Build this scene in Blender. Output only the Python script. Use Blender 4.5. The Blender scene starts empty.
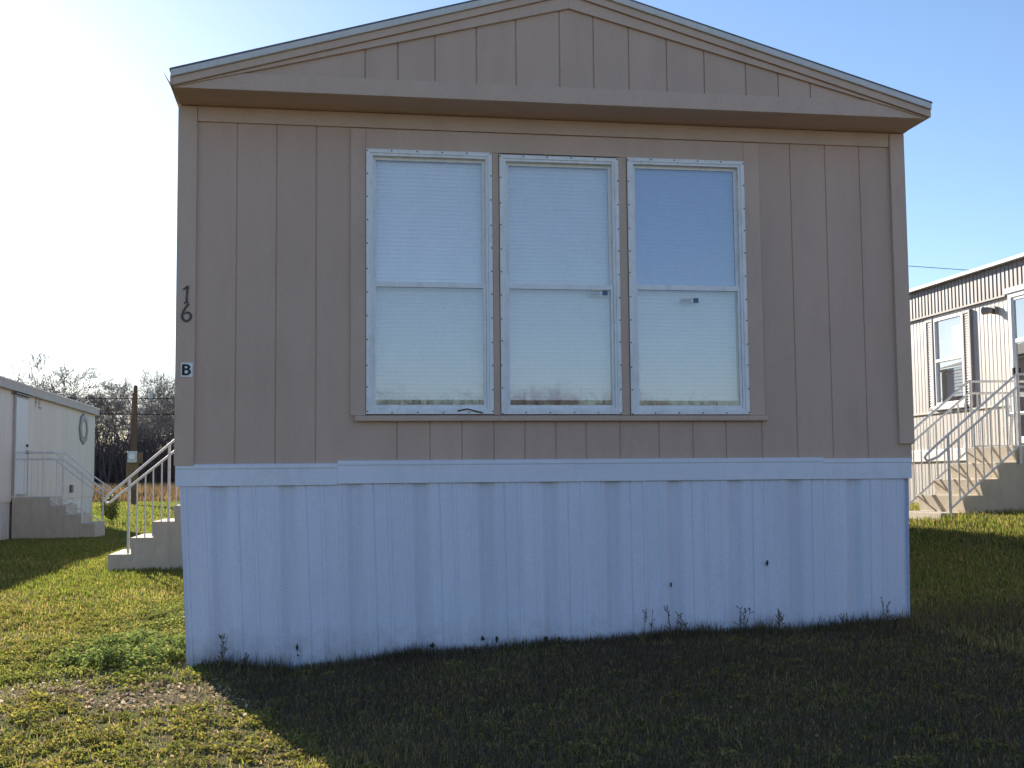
import bpy, math, random
import numpy as np
from mathutils import Vector, Matrix
R_ = math.radians
rnd = random.Random(7)
NP = np.random.default_rng(11)
sc = bpy.context.scene
col = sc.collection

# ------------------------------------------------------------------ materials
def new_mat(name):
    m = bpy.data.materials.new(name); m.use_nodes = True
    nt = m.node_tree; b = nt.nodes['Principled BSDF']
    return m, nt, b

def ramp(nt, fac, stops):
    r = nt.nodes.new('ShaderNodeValToRGB')
    while len(r.color_ramp.elements) < len(stops): r.color_ramp.elements.new(0.5)
    for e, (p, c) in zip(r.color_ramp.elements, stops):
        e.position = p; e.color = (*c, 1)
    nt.links.new(fac, r.inputs[0]); return r.outputs[0]

def noise(nt, scale, detail=4, rough=.6, vec=None, stretch=None):
    n = nt.nodes.new('ShaderNodeTexNoise'); n.inputs['Scale'].default_value = scale
    n.inputs['Detail'].default_value = detail; n.inputs['Roughness'].default_value = rough
    tc = nt.nodes.new('ShaderNodeTexCoord'); src = tc.outputs['Object']
    if stretch:
        mp = nt.nodes.new('ShaderNodeMapping'); mp.inputs['Scale'].default_value = stretch
        nt.links.new(src, mp.inputs['Vector']); src = mp.outputs['Vector']
    nt.links.new(src, n.inputs['Vector']); return n.outputs['Fac']

def mix(nt, fac, a, b, mode='MIX'):
    m = nt.nodes.new('ShaderNodeMix'); m.data_type = 'RGBA'; m.blend_type = mode
    for s, v in ((m.inputs[0], fac), (m.inputs[6], a), (m.inputs[7], b)):
        if isinstance(v, (int, float)): s.default_value = v
        elif isinstance(v, tuple): s.default_value = (*v, 1)
        else: nt.links.new(v, s)
    return m.outputs[2]

def bump(nt, b, h, strength, dist=.01):
    n = nt.nodes.new('ShaderNodeBump'); n.inputs['Strength'].default_value = strength
    n.inputs['Distance'].default_value = dist
    nt.links.new(h, n.inputs['Height']); nt.links.new(n.outputs[0], b.inputs['Normal'])

def painted(name, c, rough=.55, var=.12, dirt=None, dirt_amt=.35, streak=(1, 1, .12), scale=3.0, bmp=.15, metal=0.0, spec=.35):
    m, nt, b = new_mat(name)
    lo = tuple(x * (1 - var) for x in c); hi = tuple(min(1, x * (1 + var)) for x in c)
    base = ramp(nt, noise(nt, scale, 6, .65, stretch=streak), [(.3, lo), (.7, hi)])
    fine = ramp(nt, noise(nt, 60, 3, .6), [(.35, (.93, .93, .93)), (.65, (1, 1, 1))])
    c1 = mix(nt, 1.0, base, fine, 'MULTIPLY')
    if dirt:
        d = ramp(nt, noise(nt, scale * 2.2, 8, .7, stretch=(1, 1, .35)), [(.5, (0, 0, 0)), (.78, (dirt_amt,) * 3)])
        c1 = mix(nt, d, c1, dirt)
    nt.links.new(c1, b.inputs['Base Color'])
    b.inputs['Roughness'].default_value = rough; b.inputs['Metallic'].default_value = metal
    b.inputs['Specular IOR Level'].default_value = spec
    if bmp: bump(nt, b, noise(nt, 90, 4, .7), bmp, .004)
    return m

M = {}
M['tan'] = painted('tan_paint', (.605, .425, .335), .6, .075, (.41, .28, .22), .45, (1, 1, .22), 2.0, .35)
M['tan_trim'] = painted('tan_trim_paint', (.625, .445, .35), .55, .06, (.44, .305, .235), .45, (1, 1, .6), 3, .25)
M['tan_soffit'] = painted('tan_soffit_paint', (.615, .435, .34), .6, .06, None, 0, (1, 1, 1), 3, .2)
M['skirt'] = painted('skirting_paint', (.74, .77, .91), .42, .05, (.56, .58, .68), .35, (1.5, 1, .1), 3.5, .12)
M['band'] = painted('skirting_cap_paint', (.80, .82, .92), .4, .05, (.5, .52, .56), .3, (.3, 1, 1), 4, .1)
M['white'] = painted('window_white_enamel', (.90, .89, .90), .4, .05, (.50, .46, .43), .5, (1, 1, 1), 8, .1)
M['blind'] = painted('blind_vinyl', (.90, .88, .89), .5, .04, None, 0, (1, 1, 1), 2, 0)
M['dark'] = painted('dark_metal', (.03, .028, .028), .6, .3, None)
M['interior'] = painted('interior_board', (.09, .08, .075), .8, .1, None)
M['roof'] = painted('roof_shingle', (.17, .16, .155), .9, .25, None, 0, (1, 1, 1), 12, .6)
M['drip'] = painted('drip_edge_metal', (.66, .63, .61), .45, .06, (.45, .42, .40), .4, (1, 1, 1), 6, .1)
M['digit'] = painted('brown_number_paint', (.10, .072, .06), .5, .1, None)
M['ink'] = painted('black_ink', (.02, .02, .022), .5, .1, None)
M['plate'] = painted('white_plate', (.88, .88, .88), .5, .05, None)
M['blue_ink'] = painted('blue_ink', (.10, .17, .30), .5, .1, None)
M['grey_ink'] = painted('grey_ink', (.40, .44, .50), .5, .1, None)
M['concrete'] = painted('precast_concrete', (.60, .53, .42), .85, .1, (.34, .29, .22), .5, (1, 1, .5), 5, .6)
M['rail'] = painted('rail_white_paint', (.86, .83, .77), .35, .06, (.40, .26, .15), .4, (1, 1, 1), 14, .1)
M['cream'] = painted('cream_siding', (.84, .74, .63), .6, .06, (.42, .36, .30), .3, (1, 1, .2), 1.6, .1)
M['cream_trim'] = painted('cream_trim', (.50, .44, .41), .55, .08, (.3, .26, .23), .3, (1, 1, 1), 3, .1)
M['white_door'] = painted('white_door_paint', (.66, .66, .68), .45, .05, None)
M['old_white'] = painted('weathered_white_skirting', (.80, .77, .73), .5, .08, (.35, .30, .25), .45, (1, 1, .3), 3, .1)
M['ivory'] = painted('ivory_ribbed_metal', (.64, .60, .55), .45, .05, (.50, .42, .34), .3, (1, 1, .15), 3, .08)
M['taupe'] = painted('taupe_ribbed_metal', (.26, .235, .24), .5, .08, (.2, .17, .15), .3, (1, 1, .3), 3, .08)
M['taupe_dark'] = painted('taupe_trim', (.17, .15, .145), .5, .1, None)
M['wood'] = painted('pole_wood', (.17, .115, .075), .9, .25, (.08, .055, .04), .5, (6, 6, .4), 6, .5)
M['board'] = painted('meter_board_plywood', (.24, .155, .075), .85, .2, (.12, .08, .05), .4, (1, 1, .3), 3, .3)
M['grey_metal'] = painted('grey_metal', (.45, .46, .47), .4, .1, None, 0, (1, 1, 1), 6, .1, .5)
M['wire'] = painted('wire_rubber', (.04, .04, .045), .6, .1, None)
M['rust'] = painted('rust_pipe', (.22, .10, .06), .8, .2, None)
M['bark'] = painted('tree_bark', (.17, .14, .12), .95, .25, (.06, .05, .042), .4, (3, 3, .6), 4, .5)
M['twig'] = painted('twig_bark', (.32, .28, .26), .95, .2, None, 0, (1, 1, 1), 2, 0)
M['thicket'] = painted('thicket_stems', (.13, .095, .085), .95, .3, (.17, .115, .08), .6, (1, 1, 1), .35, 0)
M['deadstem'] = painted('dead_weed_stem', (.16, .115, .075), .9, .3, None)
M['plastic'] = painted('white_plastic', (.88, .88, .87), .4, .03, None)

def glass_mat(name, tint, refl=.13, film=0.0, filmcol=(.2, .3, .5)):
    m, nt, b = new_mat(name); nt.nodes.remove(b)
    out = nt.nodes['Material Output']
    tr = nt.nodes.new('ShaderNodeBsdfTransparent'); tr.inputs[0].default_value = (*tint, 1)
    gl = nt.nodes.new('ShaderNodeBsdfGlossy'); gl.inputs['Roughness'].default_value = .015
    di = nt.nodes.new('ShaderNodeBsdfDiffuse')
    lw = nt.nodes.new('ShaderNodeLayerWeight'); lw.inputs[0].default_value = .35
    mr = nt.nodes.new('ShaderNodeMapRange'); mr.inputs[3].default_value = refl; mr.inputs[4].default_value = .6
    nt.links.new(lw.outputs['Fresnel'], mr.inputs[0])
    ms = nt.nodes.new('ShaderNodeMixShader'); nt.links.new(mr.outputs[0], ms.inputs[0])
    # thin dust film on the pane
    du = nt.nodes.new('ShaderNodeMixShader')
    dn = ramp(nt, noise(nt, 5, 8, .7), [(.35, (.02 + film,) * 3), (.8, (.10 + film,) * 3)])
    nt.links.new(dn, du.inputs[0]); nt.links.new(tr.outputs[0], du.inputs[1]); nt.links.new(di.outputs[0], du.inputs[2])
    di.inputs[0].default_value = (*(filmcol if film else (.5, .5, .5)), 1)
    nt.links.new(du.outputs[0], ms.inputs[1]); nt.links.new(gl.outputs[0], ms.inputs[2])
    nt.links.new(ms.outputs[0], out.inputs[0])
    return m
M['glass'] = glass_mat('window_glass', (.96, .97, .99), .15)
M['glass_blue'] = glass_mat('tinted_window_glass', (.72, .80, .95), .17, .28, (.30, .37, .62))
M['glass_far'] = glass_mat('far_window_glass', (.75, .82, .88), .22)
M['glass_dark'] = glass_mat('storm_door_glass', (.55, .62, .70), .30)

def foliage_mat(name, trans=.35):
    m, nt, b = new_mat(name); nt.nodes.remove(b)
    out = nt.nodes['Material Output']
    at = nt.nodes.new('ShaderNodeAttribute'); at.attribute_name = 'col'
    di = nt.nodes.new('ShaderNodeBsdfDiffuse'); tl = nt.nodes.new('ShaderNodeBsdfTranslucent')
    gl = nt.nodes.new('ShaderNodeBsdfGlossy'); gl.inputs['Roughness'].default_value = .55
    gl.inputs[0].default_value = (.8, .85, .8, 1)
    hs = nt.nodes.new('ShaderNodeHueSaturation'); hs.inputs['Saturation'].default_value = 1.15; hs.inputs['Value'].default_value = 1.25
    nt.links.new(at.outputs['Color'], hs.inputs['Color'])
    nt.links.new(at.outputs['Color'], di.inputs[0]); nt.links.new(hs.outputs[0], tl.inputs[0])
    a = nt.nodes.new('ShaderNodeMixShader'); a.inputs[0].default_value = trans
    nt.links.new(di.outputs[0], a.inputs[1]); nt.links.new(tl.outputs[0], a.inputs[2])
    c = nt.nodes.new('ShaderNodeMixShader'); c.inputs[0].default_value = .018
    nt.links.new(a.outputs[0], c.inputs[1]); nt.links.new(gl.outputs[0], c.inputs[2])
    nt.links.new(c.outputs[0], out.inputs[0]); return m
M['leafy'] = foliage_mat('grass_leaf', .52)
M['litter'] = foliage_mat('dead_leaf_litter', .35)

# mud splash and grass stain along the foot of the skirting
m = M['skirt']; nt = m.node_tree; b = nt.nodes['Principled BSDF']
old = b.inputs['Base Color'].links[0].from_socket
tc = nt.nodes.new('ShaderNodeTexCoord'); sx = nt.nodes.new('ShaderNodeSeparateXYZ'); nt.links.new(tc.outputs['Object'], sx.inputs[0])
mrn = nt.nodes.new('ShaderNodeMapRange'); mrn.inputs[1].default_value = .42; mrn.inputs[2].default_value = .03; nt.links.new(sx.outputs['Z'], mrn.inputs[0])
mm = nt.nodes.new('ShaderNodeMath'); mm.operation = 'MULTIPLY'; nt.links.new(mrn.outputs[0], mm.inputs[0]); nt.links.new(noise(nt, 9, 8, .75), mm.inputs[1])
rr_ = ramp(nt, mm.outputs[0], [(.26, (0, 0, 0)), (.62, (.55, .55, .55))])
# perforated vent strip in every panel
def mth(op, a, c):
    q = nt.nodes.new('ShaderNodeMath'); q.operation = op
    for s_, v in ((q.inputs[0], a), (q.inputs[1], c)):
        if isinstance(v, (int, float)): s_.default_value = v
        else: nt.links.new(v, s_)
    return q.outputs[0]
fr_ = mth('FRACT', mth('DIVIDE', mth('ADD', sx.outputs['X'], 4.127 * 2 + .052), .4127), 0.0)
band = ramp(nt, fr_, [(.60, (0, 0, 0)), (.68, (1, 1, 1)), (.79, (1, 1, 1)), (.87, (0, 0, 0))])
ck = nt.nodes.new('ShaderNodeTexChecker'); ck.inputs['Scale'].default_value = 95; nt.links.new(tc.outputs['Object'], ck.inputs[0])
hole = mth('MULTIPLY', mth('ADD', mth('MULTIPLY', ck.outputs['Fac'], .13), .03), band)
perf = mix(nt, hole, old, (.12, .12, .14))
nt.links.new(mix(nt, rr_, perf, (.30, .27, .25)), b.inputs['Base Color'])

# ground: soil, thatch and far grass
m, nt, b = new_mat('lawn_soil')
n1 = noise(nt, .55, 8, .62); n2 = noise(nt, 7, 8, .7); n3 = noise(nt, 55, 5, .7)
green = ramp(nt, n3, [(.3, (.06, .062, .018)), (.55, (.14, .142, .04)), (.75, (.22, .195, .075))])
brown = ramp(nt, n3, [(.3, (.075, .052, .028)), (.55, (.20, .145, .08)), (.75, (.36, .275, .165))])
f = ramp(nt, n1, [(.42, (0, 0, 0)), (.60, (1, 1, 1))])
f2 = ramp(nt, n2, [(.35, (0, 0, 0)), (.7, (1, 1, 1))])
ff = mix(nt, .5, f, f2)
nt.links.new(mix(nt, ff, green, brown), b.inputs['Base Color'])
b.inputs['Roughness'].default_value = 1; b.inputs['Specular IOR Level'].default_value = .05
bump(nt, b, n3, .8, .03)
M['soil'] = m

# ------------------------------------------------------------------ mesh helpers
class MB:
    def __init__(s): s.v = []; s.f = []
    def quad(s, a, b, c, d):
        n = len(s.v); s.v += [a, b, c, d]; s.f.append((n, n + 1, n + 2, n + 3)); return s
    def box(s, x0, y0, z0, x1, y1, z1):
        n = len(s.v)
        s.v += [(x, y, z) for z in (z0, z1) for y in (y0, y1) for x in (x0, x1)]
        for q in ((0, 2, 3, 1), (4, 5, 7, 6), (0, 1, 5, 4), (2, 6, 7, 3), (0, 4, 6, 2), (1, 3, 7, 5)):
            s.f.append(tuple(n + i for i in q))
        return s
    def prism(s, poly, axis, a, b):
        """extrude a 2-D polygon along axis ('x','y','z') from a to b"""
        def P(u, w, t):
            return {'x': (t, u, w), 'y': (u, t, w), 'z': (u, w, t)}[axis]
        n = len(s.v); k = len(poly)
        s.v += [P(u, w, a) for u, w in poly] + [P(u, w, b) for u, w in poly]
        s.f.append(tuple(range(n, n + k))); s.f.append(tuple(range(n + 2 * k - 1, n + k - 1, -1)))
        for i in range(k):
            j = (i + 1) % k; s.f.append((n + i, n + k + i, n + k + j, n + j))
        return s
    def tube(s, pts, r, seg=8, caps=True):
        pts = [Vector(p) for p in pts]; k = len(pts)
        rs = r if isinstance(r, (list, tuple)) else [r] * k
        n = len(s.v); prev = None
        for i, p in enumerate(pts):
            t = (pts[min(i + 1, k - 1)] - pts[max(i - 1, 0)]).normalized()
            if prev is None:
                a = Vector((0, 0, 1)) if abs(t.z) < .9 else Vector((1, 0, 0))
                u = t.cross(a).normalized()
            else:
                u = (prev - t * prev.dot(t)).normalized()
            prev = u; w = t.cross(u)
            for j in range(seg):
                an = 2 * math.pi * j / seg
                s.v.append(tuple(p + (u * math.cos(an) + w * math.sin(an)) * rs[i]))
        for i in range(k - 1):
            for j in range(seg):
                j2 = (j + 1) % seg
                s.f.append((n + i * seg + j, n + i * seg + j2, n + (i + 1) * seg + j2, n + (i + 1) * seg + j))
        if caps:
            s.f.append(tuple(range(n + seg - 1, n - 1, -1))); s.f.append(tuple(range(n + (k - 1) * seg, n + k * seg)))
        return s
    def strip(s, prof, z0, z1, plane='y'):
        """profile (x, depth) swept vertically: an open corrugated sheet"""
        n = len(s.v); k = len(prof)
        for z in (z0, z1):
            for u, d in prof: s.v.append((u, d, z) if plane == 'y' else (d, u, z))
        for i in range(k - 1): s.f.append((n + i, n + i + 1, n + k + i + 1, n + k + i))
        return s
    def build(s, name, mat, parent=None, bevel=0, smooth=False, segs=2):
        me = bpy.data.meshes.new(name); me.from_pydata([tuple(v) for v in s.v], [], s.f); me.update()
        import bmesh
        bm = bmesh.new(); bm.from_mesh(me); bmesh.ops.recalc_face_normals(bm, faces=bm.faces); bm.to_mesh(me); bm.free()
        me.materials.append(mat); o = bpy.data.objects.new(name, me); col.objects.link(o)
        if parent is not None: o.parent = parent
        if smooth:
            for p in me.polygons: p.use_smooth = True
        if bevel:
            md = o.modifiers.new('bevel', 'BEVEL'); md.width = bevel; md.segments = segs; md.limit_method = 'ANGLE'
        return o

def tag(o, label=None, cat=None, group=None, kind=None):
    for k, v in (('label', label), ('category', cat), ('group', group), ('kind', kind)):
        if v: o[k] = v
    return o
def empty(name, loc=(0, 0, 0), label=None, cat=None, group=None):
    o = bpy.data.objects.new(name, None); col.objects.link(o); o.location = loc; o.empty_display_size = .3
    return tag(o, label, cat, group)
def copy_tree(o, parent=None):
    c = o.copy(); col.objects.link(c); c.parent = parent
    for ch in [x for x in bpy.data.objects if x.parent == o]: copy_tree(ch, c)
    return c

def vnoise(x, y, scale, seed=0):
    x = np.asarray(x) * scale + seed * 17.3; y = np.asarray(y) * scale + seed * 9.1
    xi = np.floor(x); yi = np.floor(y); fx = x - xi; fy = y - yi
    fx = fx * fx * (3 - 2 * fx); fy = fy * fy * (3 - 2 * fy)
    def h(a, b):
        t = np.sin(a * 127.1 + b * 311.7 + seed * 74.7) * 43758.5453
        return t - np.floor(t)
    return (h(xi, yi) * (1 - fx) + h(xi + 1, yi) * fx) * (1 - fy) + (h(xi, yi + 1) * (1 - fx) + h(xi + 1, yi + 1) * fx) * fy
def fbm(x, y, scale, seed=0, o=4):
    s = 0; a = .5; t = 0
    for i in range(o):
        s = s + a * vnoise(x, y, scale * 2 ** i, seed + i); t += a; a *= .55
    return s / t

GX = [-60, -5.5, 0, .35, .7, 1.0, 1.6, 2.24, 2.63, 3.29, 4.3, 4.8, 6.3, 7.0, 7.5, 7.95, 8.2, 10, 14, 60]
GZ = [.1, .0, .0, -.015, -.04, -.01, .03, .055, .074, .10, .115, .14, .20, .27, .37, .56, .61, .65, .7, .9]
def gz(x, y):
    x = np.asarray(x, float); y = np.asarray(y, float)
    z = np.interp(x, GX, GZ)
    far = np.clip((y - 12) / 14, 0, 1); near = np.clip((-y - .2) / 3, 0, 1)
    z = z * (1 - .25 * near)
    z = np.where(x < 3, z - .16 * far * np.clip(1 - (y - 26) / 16, 0, 1) * 1.0, z)
    z = z * (1 - np.clip((y - 30) / 30, 0, 1) * (x > 3) * .6)
    bumpy = (fbm(x, y, 1.1, 3, 3) - .5) * .05
    return z + bumpy * np.clip(np.hypot(x - 2, y) / 3 - .1, .25, 1)

# ------------------------------------------------------------------ ground (structure)
def graded(a, b, fine0, fine1, step):
    mid = np.arange(fine0, fine1 + 1e-6, step)
    lo = fine0 - np.geomspace(step, fine0 - a, 26)[::-1]; hi = fine1 + np.geomspace(step, b - fine1, 26)
    return np.concatenate([lo, mid, hi])
gx = graded(-700, 700, -8, 12, .16); gy = graded(-300, 1200, -7, 14, .16)
XX, YY = np.meshgrid(gx, gy); ZZ = gz(XX, YY) - .012
nx, ny = len(gx), len(gy)
g = MB(); g.v = [(float(a), float(b), float(c)) for a, b, c in zip(XX.ravel(), YY.ravel(), ZZ.ravel())]
g.f = [(j * nx + i, j * nx + i + 1, (j + 1) * nx + i + 1, (j + 1) * nx + i) for j in range(ny - 1) for i in range(nx - 1)]
gr = g.build('ground', M['soil'], None, smooth=True); tag(gr, kind='structure')

rd = MB(); rd.box(-300, -23, -.3, 300, -15, .06); tag(rd.build('bounce_road', painted('bounce_gravel', (.36, .32, .27), .95, .15, None, 0, (1, 1, 1), 1.2, .6)), kind='structure')  # unseen pale gravel strip, added to bounce sunlight onto facade and soffit

# ------------------------------------------------------------------ the tan mobile home
Z0 = 1.2          # underside of the siding
W = 4.8; L = 18.3
home = empty('mobile_home', (0, 0, 0), 'tan mobile home with white ribbed skirting and three tall front windows, nearest to the camera', 'mobile home')
gro = [.347, .59, .836, 1.141, 1.341, 1.548, 1.751, 1.956, 2.156, 2.358, 2.556, 2.78, 3.041, 3.27, 3.496, 3.744, 3.99, 4.24, 4.487]
def grooved(x0, x1, grooves, d=.006, w=.009, y=0.0):
    p = [(x0, y)]
    for q in grooves:
        if x0 + .02 < q < x1 - .02: p += [(q - w / 2, y), (q - w / 2 + .002, y + d), (q + w / 2 - .002, y + d), (q + w / 2, y)]
    p.append((x1, y)); return p
wall = MB()
wall.strip(grooved(0, 1.145, gro), Z0, Z0 + 2.26)
wall.strip(grooved(1.145, 3.655, gro), Z0, Z0 + .31)
wall.strip(grooved(1.145, 3.655, gro), Z0 + 2.005, Z0 + 2.26)
wall.strip(grooved(3.655, W, gro), Z0, Z0 + 2.26)
for a, c in ((1.955, 2.0), (2.793, 2.85)): wall.quad((a, 0, Z0 + .31), (c, 0, Z0 + .31), (c, 0, Z0 + 2.005), (a, 0, Z0 + 2.005))
sg = [i * .3 for i in range(1, 61)]
for X in (0, W):
    pr = grooved(0, L, sg, .009 * (1 if X == 0 else -1), .012, X)
    wall.strip(pr, Z0, Z0 + 2.26, 'x')
wall.quad((0, L, Z0), (W, L, Z0), (W, L, Z0 + 2.26), (0, L, Z0 + 2.26))
wall.build('wall', M['tan'], home)
inn = MB()                                     # floor and room partition behind the windows
inn.quad((.05, .05, Z0 + .01), (W - .05, .05, Z0 + .01), (W - .05, L - .05, Z0 + .01), (.05, L - .05, Z0 + .01))
inn.quad((.05, 4.5, Z0 + .01), (W - .05, 4.5, Z0 + .01), (W - .05, 4.5, Z0 + 2.3), (.05, 4.5, Z0 + 2.3))
inn.quad((.02, .03, Z0 + 2.25), (W - .02, .03, Z0 + 2.25), (W - .02, L, Z0 + 2.25), (.02, L, Z0 + 2.25))
inn.build('room_lining', M['interior'], home)
# trims
t = MB(); t.box(-.012, -.02, Z0, .104, .06, Z0 + 2.235); t.build('corner_board', M['tan_trim'], home, .003)
t = MB(); t.box(4.706, -.022, Z0 + .112, 4.812, .06, Z0 + 2.235); t.build('corner_board', M['tan_trim'], home, .003)
t = MB(); t.box(.106, -.015, Z0 + 2.142, 4.704, -.001, Z0 + 2.238); t.build('header_board', M['tan_trim'], home, .003)
sur = MB()
sur.box(1.050, -.016, Z0 + .305, 1.146, -.001, Z0 + 2.135)
sur.box(3.656, -.016, Z0 + .305, 3.765, -.001, Z0 + 2.135)
sur.box(1.1465, -.0155, Z0 + 2.006, 3.6555, -.001, Z0 + 2.1345)
sur.box(1.9555, -.0155, Z0 + .307, 1.9995, -.001, Z0 + 2.005)
sur.box(2.7935, -.0155, Z0 + .307, 2.8495, -.001, Z0 + 2.005)
sur.build('window_surround', M['tan_trim'], home, .003)
t = MB(); t.box(1.075, -.042, Z0 + .268, 3.775, -.001, Z0 + .303); t.build('sill', M['tan_trim'], home, .006)

def stroke(mb, pts, wid, y, th=.004, n=10):
    """flat lettering stroke of varying width in the plane y, facing -Y"""
    P = [Vector((p[0], p[1])) for p in pts]
    S = []
    for i in range(len(P) - 1):
        p0 = P[max(i - 1, 0)]; p1 = P[i]; p2 = P[i + 1]; p3 = P[min(i + 2, len(P) - 1)]
        for k in range(n):
            u = k / n
            S.append((.5 * ((2 * p1) + (p2 - p0) * u + (2 * p0 - 5 * p1 + 4 * p2 - p3) * u * u + (3 * p1 - p0 - 3 * p2 + p3) * u ** 3), wid[i] * (1 - u) + wid[i + 1] * u))
    S.append((P[-1], wid[-1]))
    base = len(mb.v); k = len(S)
    for i, (q, w) in enumerate(S):
        tn = (S[min(i + 1, k - 1)][0] - S[max(i - 1, 0)][0]).normalized(); nn = Vector((-tn.y, tn.x)) * w / 2
        for dy in (y, y - th):
            mb.v.append((q.x + nn.x, dy, q.y + nn.y)); mb.v.append((q.x - nn.x, dy, q.y - nn.y))
    for i in range(k - 1):
        a = base + i * 4; c = a + 4
        mb.f += [(a + 2, a + 3, c + 3, c + 2), (a, c, c + 1, a + 1), (a, a + 2, c + 2, c), (a + 1, c + 1, c + 3, a + 3)]
    return mb
# house number 1 over 6, and the letter plate
d = MB(); stroke(d, [(.030, Z0 + 1.080), (.046, Z0 + 1.092), (.058, Z0 + 1.102)], [.006, .012, .012], -.022)
stroke(d, [(.0585, Z0 + 1.103), (.054, Z0 + 1.05), (.052, Z0 + 1.0)], [.016, .011, .013], -.0225)
stroke(d, [(.036, Z0 + .993), (.050, Z0 + 1.002), (.064, Z0 + .999)], [.004, .012, .005], -.023)
d.build('house_digit', M['digit'], home)
d = MB(); stroke(d, [(.066, Z0 + .992), (.044, Z0 + .965), (.028, Z0 + .925), (.031, Z0 + .898), (.052, Z0 + .885), (.074, Z0 + .900), (.077, Z0 + .925), (.060, Z0 + .940), (.040, Z0 + .930)],
                 [.014, .012, .014, .015, .012, .014, .014, .011, .006], -.022)
d.build('house_digit', M['digit'], home)
pl = MB(); pl.box(.022, -.026, Z0 + .541, .093, -.0205, Z0 + .630); plo = pl.build('letter_plate', M['plate'], home, .001)
d = MB(); X = .038; Zb = Z0 + .555
stroke(d, [(X, Zb - .003), (X, Zb + .033), (X, Zb + .064)], [.016] * 3, -.0265, .002, 2)
stroke(d, [(X, Zb + .058), (X + .022, Zb + .058), (X + .034, Zb + .046), (X + .022, Zb + .034), (X, Zb + .034)], [.012, .012, .015, .010, .010], -.0268, .002)
stroke(d, [(X, Zb + .0335), (X + .024, Zb + .033), (X + .038, Zb + .018), (X + .024, Zb + .003), (X, Zb + .003)], [.010, .011, .016, .012, .012], -.0271, .002)
d.build('letter', M['ink'], plo)

# skirting: ribbed panels, leaning a little inward at the foot
seam0 = 1.60 - .413 * 4
prof = []
x = -.05
k = 0
while True:
    s0 = seam0 + k * .4127
    seq = [(0, 0), (.004, .006), (.008, .006), (.012, 0), (.088, .001), (.094, -.006), (.108, -.006), (.116, .001), (.196, .002), (.205, -.004), (.216, -.004), (.224, .002), (.245, .003), (.282, .024), (.325, .024), (.362, .002)]
    done = False
    for du, dy in seq:
        u = s0 + du
        if .02 < u < 4.772: prof.append((u, dy))
        if u > 4.772: done = True; break
    if done: break
    k += 1
prof = [(.02, .0)] + prof + [(4.772, 0)]
sk = MB(); n = len(prof); rows = [1.085, .8, .5, .25, -.15]
for z in rows:
    tt = (1.085 - z) / 1.1
    for u, dpt in prof:
        uu = u + (.055 * tt * (1 - u / W) - .028 * tt * (u / W))
        wob = .006 * math.sin(u * 5.1 + 1.3) * tt + .004 * math.sin(u * 13 + z * 3)
        sk.v.append((uu, dpt + wob + .004, z))
for r in range(len(rows) - 1):
    for i in range(n - 1): sk.f.append((r * n + i, r * n + i + 1, (r + 1) * n + i + 1, (r + 1) * n + i))
for xs, sgn in ((.02, 1), (4.772, -1)):
    sp = []
    yy = 0.0
    while yy < L:
        for du, dd in ((0, 0), (.09, 0), (.10, .008), (.115, .008), (.125, 0), (.26, 0), (.28, .016), (.31, .016), (.33, 0)): sp.append((yy + du, xs + dd * sgn))
        yy += .41
    m0 = len(sk.v); q = len(sp)
    for z in (1.085, -.15):
        for u, dd in sp: sk.v.append((dd + (.055 if sgn > 0 else -.028) * ((1.085 - z) / 1.1), u + .004, z))
    for i in range(q - 1): sk.f.append((m0 + i, m0 + i + 1, m0 + q + i + 1, m0 + q + i))
sko = sk.build('skirting', M['skirt'], home)
for tx, tz, sx, sz in ((.73, .075, .012, .045), (.735, .03, .008, .012), (1.556, .06, .022, .028), (1.874, .093, .016, .03), (1.962, .09, .012, .034), (2.13, .06, .006, .02), (2.279, .078, .016, .04), (2.362, .078, .010, .022), (3.753, .522, .010, .03), (4.39, .135, .018, .03), (3.10, .40, .007, .02)):
    poly = []
    for a in range(9):
        an = 2 * math.pi * a / 9; rr = rnd.uniform(.45, 1.15)
        poly.append((tx + math.cos(an) * sx * .95 * rr, tz + .012 + math.sin(an) * sz * .75 * rr))
    MB().prism(poly, 'y', -.012, -.005).build('skirt_clip', M['dark'], sko)
for (a, c, zb, zt, yy) in ((-.005, .972, 1.075, 1.206, -.010), (.972, 4.16, 1.082, 1.222, -.014), (4.16, 4.79, 1.080, 1.214, -.010)):
    bd = MB(); bd.prism([(.05, zb), (yy, zb), (yy - .002, zt - .03), (yy - .006, zt - .022), (yy - .006, zt), (.0 if False else yy + .006, zt + .004), (.05, zt + .004)], 'x', a, c)
    bd.build('skirt_cap', M['band'], home, .0015)

# gable box
GY = -.30
slope = .286; ridge = 2.41; eaveZ = Z0 + 2.314
apexZ = eaveZ + ridge * slope
gb = MB()
gg = [1.13, 1.33, 1.56, 1.82, 2.07, 2.35, 2.57, 2.80, 3.05, 3.30, 3.58, 3.80, 4.02]
pts = [.0] + sorted(sum([[q - .005, q - .003, q + .003, q + .005] for q in gg], [])) + [ridge, W + .02]
pts = sorted(pts)
def gtop(u): return apexZ - .004 - abs(u - ridge) * slope
for i in range(len(pts) - 1):
    a, c = pts[i], pts[i + 1]
    def dep(u):
        for q in gg:
            if abs(u - q) <= .0035: return .008
        return 0
    zb = min(Z0 + 2.36, gtop(a) - .002, gtop(c) - .002)
    gb.quad((a, GY + dep(a), zb), (c, GY + dep(c), zb), (c, GY + dep(c), max(zb + .001, gtop(c))), (a, GY + dep(a), max(zb + .001, gtop(a))))
gb.build('gable_panel', M['tan'], home)
gb = MB(); gb.v = [(0, L, Z0 + 2.26), (W, L, Z0 + 2.26), (ridge, L, apexZ)]; gb.f = [(0, 1, 2)]; gb.build('rear_gable', M['tan'], home)
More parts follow.
